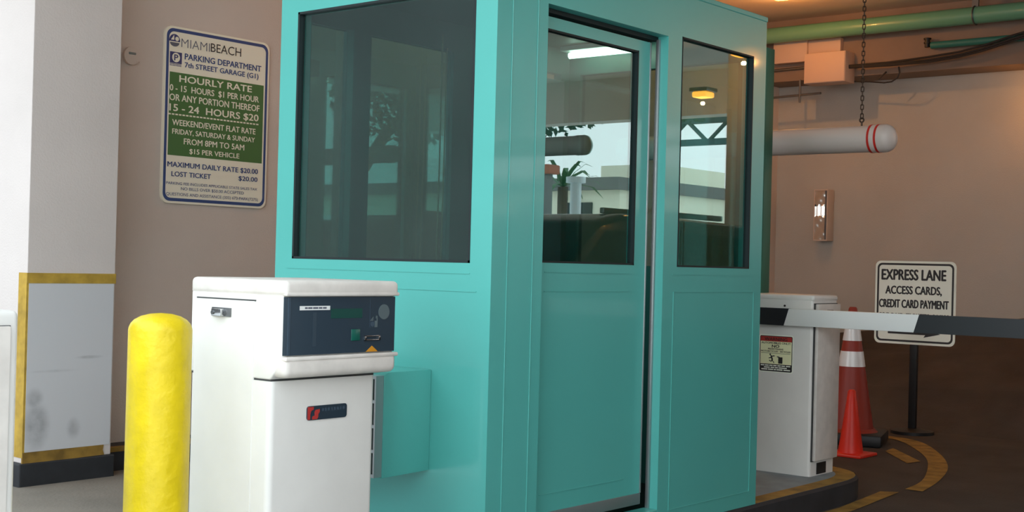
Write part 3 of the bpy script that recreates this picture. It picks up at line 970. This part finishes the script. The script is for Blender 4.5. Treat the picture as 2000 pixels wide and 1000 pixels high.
# ================================================================ CLEARANCE BAR AND CHAIN
CU, CZ = 7.6, 2.112
cb = thing('clearance_bar', (CU, 4.2, CZ - .084), 'white tube clearance bar with two red rings hanging over the lane behind the booth', 'clearance bar', 'clearance bars')
MB().cyl((CU, 3.44, CZ), (CU, 5.3, CZ), 0.082, 32).build('tube', M['pvc'], cb)
q = MB()
q.lathe([(0, 3.300), (0.030, 3.302), (0.056, 3.312), (0.074, 3.328), (0.084, 3.350), (0.086, 3.365), (0.086, 3.45)], (CU, 0, CZ), 32, 'y')
q.build('end_cap', M['pvc'], cb)
for v in (3.402, 3.446):
    MB().cyl((CU, v - .007, CZ), (CU, v + .007, CZ), 0.0875, 32).build('red_ring', M['band_red'], cb)
q = MB()
q.tube([(CU, 3.522, CZ + 0.075), (CU, 3.522, CZ + 0.105)], 0.006, 8)
q.tube([(CU + .0, 3.522 + .013 * math.cos(a * math.pi / 6), CZ + 0.118 + .013 * math.sin(a * math.pi / 6)) for a in range(12)], 0.005, 6, True)
part_label(q.build('eye_bolt', M['chain'], cb), 'eye bolt holding the chain')
cb2 = thing('clearance_bar', (8.95, -1.6, 2.2), 'white tube clearance bar mirrored as a dark tube in the sliding door glass', 'clearance bar', 'clearance bars')
MB().cyl((8.95, 0.0, 2.31), (8.95, -3.4, 2.31), 0.082, 24).build('tube', M['pvc'], cb2)
MB().lathe([(0, 0.055), (0.05, 0.045), (0.08, 0.02), (0.086, 0.0), (0.086, -0.08)], (8.95, 0.0, 2.31), 24, 'y').build('end_cap', M['pvc'], cb2)
ch2 = tag(MB().cyl((8.95, -1.0, 2.39), (8.95, -1.0, 3.95), 0.01, 8).build('hanger_chain', M['chain']), 'thin chain holding the clearance bar mirrored in the door glass', 'chain')

ch = thing('hanging_chain', (CU, 3.522, CZ + .12), 'dark steel chain running from the ceiling down to the red ringed clearance bar', 'chain')
lm = MB()
loop = []
for k in range(16):
    a = 2 * math.pi * k / 16
    loop.append((0.0, 0.0085 * math.cos(a), 0.0085 * math.sin(a) + (0.0085 if math.sin(a) > 0 else -0.0085)))
lm.tube(loop, 0.0032, 6, True)
link0 = lm.build('link', M['chain'], None)
link0.parent = ch
pitch = 0.0275
nl = int((3.95 - (CZ + .135)) / pitch) + 1
for i in range(nl):
    o = link0 if i == 0 else link0.copy()
    if i:
        COL.objects.link(o)
        o.parent = ch
    o.location = (0, 0, 0.003 + i * pitch)
    o.rotation_euler = (0, 0, math.pi / 2 * (i % 2) + 0.35)

# ================================================================ FAR WALL FITTINGS
pp = thing('sprinkler_pipe', (12.42, 4.0, 3.70), 'thick green painted pipe running under the ceiling along the far wall', 'pipe')
MB().cyl((12.42, 7.0, 3.765), (12.42, 0.5, 3.765), 0.082, 24).build('pipe', M['pipe_green'], pp)
q = MB()
q.box(12.405, 12.435, 4.60, 4.66, 3.83, 3.95)
q.tube([(12.42 + 0.088 * math.cos(a * math.pi / 8), 4.63, 3.765 + 0.088 * math.sin(a * math.pi / 8)) for a in range(16)], 0.008, 6, True)
part_label(q.build('pipe_hanger', M['chrome_dark'], pp), 'grey metal hanger strap')
p2 = thing('branch_pipe', (12.5, 3.0, 3.5), 'thin teal pipe below the thick green pipe at the right edge', 'pipe')
MB().cyl((12.53, 5.10, 3.535), (12.53, 0.5, 3.535), 0.034, 18).build('pipe', M['pipe_teal'], p2)
q = MB()
q.cyl((12.53, 5.14, 3.52), (12.53, 5.14, 3.60), 0.025, 14)
q.cyl((12.53, 5.14, 3.595), (12.53, 5.14, 3.61), 0.036, 14)
q.cyl((12.53, 5.14, 3.555), (12.53, 5.14, 3.57), 0.034, 14)
part_label(q.build('sprinkler_head', M['black'], p2), 'dark valve fitting at the pipe end')

q = MB()
for dz, dv in ((0, 0), (.028, .05), (-.02, .02)):
    q.tube([(12.47, 5.93, 3.38 + dz * .4), (12.47, 5.5, 3.375 + dz * .6), (12.47, 5.1, 3.385 + dz), (12.47, 4.8, 3.41 + dz), (12.47, 4.55, 3.455 + dz), (12.47, 4.3, 3.52 + dz), (12.475, 3.9, 3.61 + dz), (12.475, 3.4, 3.63 + dz)], 0.011, 8)
tag(q.build('cable_bundle', M['cable']), 'bundle of black cables from the grey box rising towards the right edge', 'cable')
q = MB()
q.tube([(12.58, 5.92, 3.245), (12.58, 5.75, 3.23), (12.58, 5.6, 3.21), (12.58, 5.52, 3.215), (12.58, 5.46, 3.25), (12.58, 5.44, 3.30), (12.58, 5.45, 3.36)], 0.008, 8)
q.tube([(12.58, 5.66, 3.25), (12.58, 5.58, 3.32)], 0.008, 6)
tag(q.build('cable_loop', M['cable']), 'loose dark cable loop hanging below the cable bundle', 'cable')

jb = thing('electrical_cabinet', (12.5, 6.15, 3.225), 'pink tinted square electrical cabinet on the beam beside the chain', 'electrical box')
MB().box(12.38, 12.6, 5.93, 6.385, 3.225, 3.535, 0.004).build('housing', M['box_paint'], jb)
MB().box(12.372, 12.380, 5.935, 6.38, 3.23, 3.53, 0.003).build('cover', M['box_paint'], jb)
j2 = thing('duct_box', (12.55, 6.4, 3.49), 'long pale box fixed to the beam above the square electrical cabinet', 'electrical box')
MB().box(12.50, 12.6, 6.42, 6.81, 3.48, 3.70, 0.004).build('housing', M['box_paint'], j2)
MB().box(12.53, 12.6, 6.06, 6.42, 3.55, 3.70, 0.004).build('side_duct', M['box_paint'], j2)
q = MB()
q.cyl((12.56, 6.85, 3.13), (12.56, 6.28, 3.145), 0.012, 10)
q.cyl((12.56, 6.52, 3.06), (12.56, 6.52, 3.30), 0.012, 10)
tag(q.build('wall_conduit', M['chrome_dark']), 'thin bent conduit on the wall below the square electrical cabinet', 'conduit')
q = MB()
q.cyl((12.58, 6.9, 3.42), (12.58, 6.385, 3.43), 0.014, 10)
tag(q.build('cabinet_conduit', M['chrome_dark']), 'short conduit entering the left side of the square electrical cabinet', 'conduit')

fc = thing('fire_cabinet', (12.92, 6.39, 1.63), 'narrow upright wall cabinet with a wavy mirror-like front on the far wall', 'fire cabinet')
MB().box(12.86, 13.0, 6.315, 6.475, 1.62, 2.165, 0.006).build('housing', M['fire_frame'], fc)
q = MB()
q.box(12.848, 12.862, 6.315, 6.325, 1.62, 2.165)
q.box(12.848, 12.862, 6.465, 6.475, 1.62, 2.165)
q.box(12.848, 12.862, 6.325, 6.465, 1.62, 1.632)
q.box(12.848, 12.862, 6.325, 6.465, 2.153, 2.165)
q.build('door_frame', M['fire_frame'], fc, smooth=0)
q = MB()
NZ, NV_ = 40, 10
rows = []
for i in range(NZ + 1):
    z = 1.634 + 0.517 * i / NZ
    row = []
    for j in range(NV_ + 1):
        v = 6.350 + 0.115 * j / NV_
        flat = 1.0 if 1.87 < z < 2.0 else 0.0
        d = 0.004 * math.sin(z * 30 + v * 42) + 0.0011 * math.sin(z * 62 - v * 75 + 1)
        row.append(q.bm.verts.new((12.852 + (1 - flat) * d + flat * (0.010 - (j % 4) * 0.0055), v, z)))
    rows.append(row)
for i in range(NZ):
    for j in range(NV_):
        q.bm.faces.new((rows[i][j], rows[i][j + 1], rows[i + 1][j + 1], rows[i + 1][j]))
part_label(q.build('door_pane', M['crumple'], fc, smooth=60), 'wavy mirror-like sheet')
MB().box(12.853, 12.861, 6.325, 6.350, 1.632, 2.153).build('door_edge', M['chrome_dark'], fc, smooth=0)

# ================================================================ CEILING LAMPS
def sodium(u, v, z, power, label, size=0.13, drop=0.09, flat=1.0):
    t = thing('ceiling_lamp', (u, v, z), label, 'lamp', 'sodium ceiling lamps')
    MB().box(u - size, u + size, v - size, v + size, z + 0.05 * flat, z + 0.10 * flat, 0.01 * flat).build('lamp_housing', M['chrome_dark'], t)
    MB().box(u - size * .8, u + size * .8, v - size * .8, v + size * .8, z - 0.02 * flat, z + 0.05 * flat, 0.02 * flat, 3).build('lamp_lens', M['lens'], t)
    if power:
        l = bpy.data.lights.new('lamp_light', 'POINT')
        l.energy = power
        l.color = (1.0, 0.42, 0.10)
        l.shadow_soft_size = 0.02
        o = bpy.data.objects.new('lamp_light', l)
        COL.objects.link(o)
        o.parent = t
        o.location = (0, 0, -drop)
    return t
sodium(11.3, 6.08, 3.90, 26, 'orange sodium ceiling lamp glowing just above the far corner of the booth', 0.12, 0.10, 0.5)
sodium(12.6, 3.92, 3.10, 9, 'orange sodium lamp under the beam past the right edge lighting the far wall')
sodium(11.46, -0.06, 3.42, 30, 'orange sodium ceiling lamp mirrored at the top right of the fixed booth window')
sodium(14.2, -2.2, 3.45, 30, 'orange sodium ceiling lamp mirrored lower in the fixed booth window')

sodium(7.6, 5.75, 3.80, 27, 'orange sodium ceiling lamp over the lane behind the booth lighting the left wall')

# ================================================================ OUTSIDE, SEEN MIRRORED IN THE GLASS
def suv(u0, v0, label):
    t = thing('car', (u0 + 2.3, v0 - .95, 0), label, 'car')
    b = MB()
    side = [(0, .35), (0, .85), (.12, 1.0), (1.25, 1.10), (1.95, 1.66), (2.3, 1.73), (4.15, 1.70), (4.62, 1.08), (4.7, .9), (4.7, .35)]
    b.prism([(u0 + x, z) for x, z in side], 'y', v0 - 1.9, v0, 0.06, 3)
    b.build('body', M['car'], t)
    w = MB()
    for a_ in ([(1.55, 1.12), (2.05, 1.58), (2.85, 1.60), (2.85, 1.12)], [(2.95, 1.12), (2.95, 1.60), (3.75, 1.58), (3.85, 1.12)], [(3.95, 1.12), (3.85, 1.58), (4.05, 1.56), (4.35, 1.12)]):
        w.prism([(u0 + x, z) for x, z in a_], 'y', v0 - .01, v0 + .008)
    w.build('side_window', M['car_glass'], t, smooth=0)
    for x in (.95, 3.75):
        for y in (v0 - .12, v0 - 1.78):
            q = MB().cyl((u0 + x, y - .11, .36), (u0 + x, y + .125, .36), .36, 28)
            wh = q.build('wheel', M['tyre'], t)
            MB().cyl((u0 + x, y + .10, .36), (u0 + x, y + .130, .36), .22, 20).build('hub', M['chrome_dark'], wh)
    MB().box(u0 + 1.45, u0 + 1.62, v0, v0 + .2, 1.08, 1.22, .03).build('side_mirror', M['car'], t)
    q = MB()
    q.box(u0 + 2.3, u0 + 4.0, v0 - .25, v0 - .20, 1.73, 1.78, .01)
    q.build('roof_rail', M['chrome_dark'], t)
    return t
suv(6.6, 0.45, 'black sport utility car mirrored in the lower half of the booth glass')

bb = thing('building', (29, -15.5, 0), 'low beige building with dark flat roof mirrored in the sliding door glass', 'building', 'buildings across the street')
MB().box(26.2, 32, -22, -11.7, 0, 3.15).build('wall', M['beige'], bb, smooth=0)
MB().box(26.0, 32, -22.1, -11.6, 3.15, 3.45).build('roof', M['roof_dark'], bb, smooth=0)
for v in (-12.9, -14.6):
    MB().box(26.15, 26.25, v - .4, v + .4, 2.45, 2.85).build('window', M['car_glass'], bb, smooth=0)
b2 = thing('building', (33, -15.4, 0), 'taller beige block rising behind the low roof in the door reflection', 'building', 'buildings across the street')
MB().box(32.2, 36, -16.6, -14.7, 0, 4.3).build('wall', M['beige'], b2, smooth=0)
b3 = thing('building', (32, -9.5, 0), 'pale grey building mirrored in the fixed booth window', 'building', 'buildings across the street')
MB().box(32.1, 36, -11.9, -6.0, 0, 3.95).build('wall', M['grey_bld'], b3, smooth=0)
MB().box(32.05, 36, -11.9, -6.0, 3.95, 4.1).build('roof', M['beige'], b3, smooth=0)
q = MB()
for v in (-11.3, -10.9):
    q.box(32.07, 32.1, v, v + .03, 0, 3.95)
q.build('panel_joint', M['roof_dark'], b3, smooth=0)
MB().box(33.2, 34.2, -11.8, -11.0, 4.1, 4.45).build('roof_unit', M['grey_bld'], b3, smooth=0)
ss = thing('sign_bridge', (26, -8, 4.1), 'dark steel lattice bridge mirrored against the sky in the fixed window', 'truss')
q = MB()
q.box(25.8, 25.95, -10.6, -4, 4.60, 4.74)
q.box(25.8, 25.95, -10.6, -4, 4.10, 4.24)
for k in range(12):
    v = -10.3 + k * .55
    a_, c__ = (4.17, 4.67) if k % 2 == 0 else (4.67, 4.17)
    q.tube([(25.87, v, a_), (25.87, v + .55, c__)], 0.05, 6)
q.build('lattice', M['steel_dark'], ss, smooth=0)
MB().box(25.75, 26.0, -4.1, -3.85, 0, 4.8).build('post', M['steel_dark'], ss, smooth=0)
def leaves(mb, c, r, n, s):
    for _ in range(n):
        while True:
            p = Vector((random.uniform(-1, 1), random.uniform(-1, 1), random.uniform(-1, 1)))
            if p.length < 1:
                break
        p = Vector((c[0] + p.x * r[0], c[1] + p.y * r[1], c[2] + p.z * r[2]))
        a = Vector((random.gauss(0, 1), random.gauss(0, 1), random.gauss(0, 1))).normalized() * s
        b_ = a.orthogonal().normalized() * s * .45
        mb.quad(p - a, p - b_, p + a, p + b_)
tr = thing('tree', (18.5, -9.6, 0), 'broad dark leafed tree mirrored at the top of the door glass', 'tree')
q = MB()
leaves(q, (19.3, -9.2, 4.7), (1.6, 2.6, 1.05), 2200, .10)
leaves(q, (22.2, -7.4, 4.9), (.8, 1.0, .75), 500, .10)
q.build('foliage', M['leaf'], tr, smooth=0)
MB().tube([(18.5, -11.3, 0), (18.6, -11.0, 2.5), (19.0, -10.2, 3.9), (19.3, -9.4, 4.6)], .12, 10).build('trunk', M['bark'], tr)
pt = thing('palm_tree', (24.2, -11.9, 0), 'small palm mirrored above the low beige building', 'palm')
q = MB()
for k in range(22):
    a = k * 2.4
    el = random.uniform(-.2, 1.0)
    d_ = Vector((math.cos(a) * math.cos(el), math.sin(a) * math.cos(el), math.sin(el)))
    s_ = d_.cross(Vector((0, 0, 1))).normalized() * .07
    p0 = Vector((24.2, -11.9, 3.1))
    p1, p2_, p3 = p0 + d_ * .45, p0 + d_ * .85 - Vector((0, 0, .12)), p0 + d_ * 1.15 - Vector((0, 0, .42))
    q.quad(p0, p0, p1 + s_, p1 - s_) if False else None
    for A_, B_, w0, w1 in ((p0, p1, .3, 1), (p1, p2_, 1, .8), (p2_, p3, .8, .05)):
        q.quad(A_ - s_ * w0, A_ + s_ * w0, B_ + s_ * w1, B_ - s_ * w1)
q.build('fronds', M['palm'], pt, smooth=0)
MB().cyl((24.2, -11.9, 0), (24.2, -11.9, 3.1), .12, 12).build('trunk', M['bark'], pt)
gp1 = thing('gate_pillar', (16.1, -5.45, 0), 'round pale grey pillar with flat cap mirrored in the door glass', 'pillar', 'pillars outside the garage')
MB().cyl((16.1, -5.45, 0), (16.1, -5.45, 2.55), .085, 18).build('shaft', M['grey_bld'], gp1)
MB().cyl((16.1, -5.45, 2.55), (16.1, -5.45, 2.64), .15, 18).build('cap', M['grey_bld'], gp1)
gp2 = thing('gate_pillar', (19.0, -8.3, 0), 'dark pillar with reddish cap mirrored left of the pale pillar', 'pillar', 'pillars outside the garage')
MB().box(18.92, 19.08, -8.38, -8.22, 0, 2.95).build('shaft', M['roof_dark'], gp2, smooth=0)
MB().box(18.82, 19.18, -8.48, -8.12, 2.95, 3.12, .03).build('cap', M['terracotta'], gp2, smooth=0)
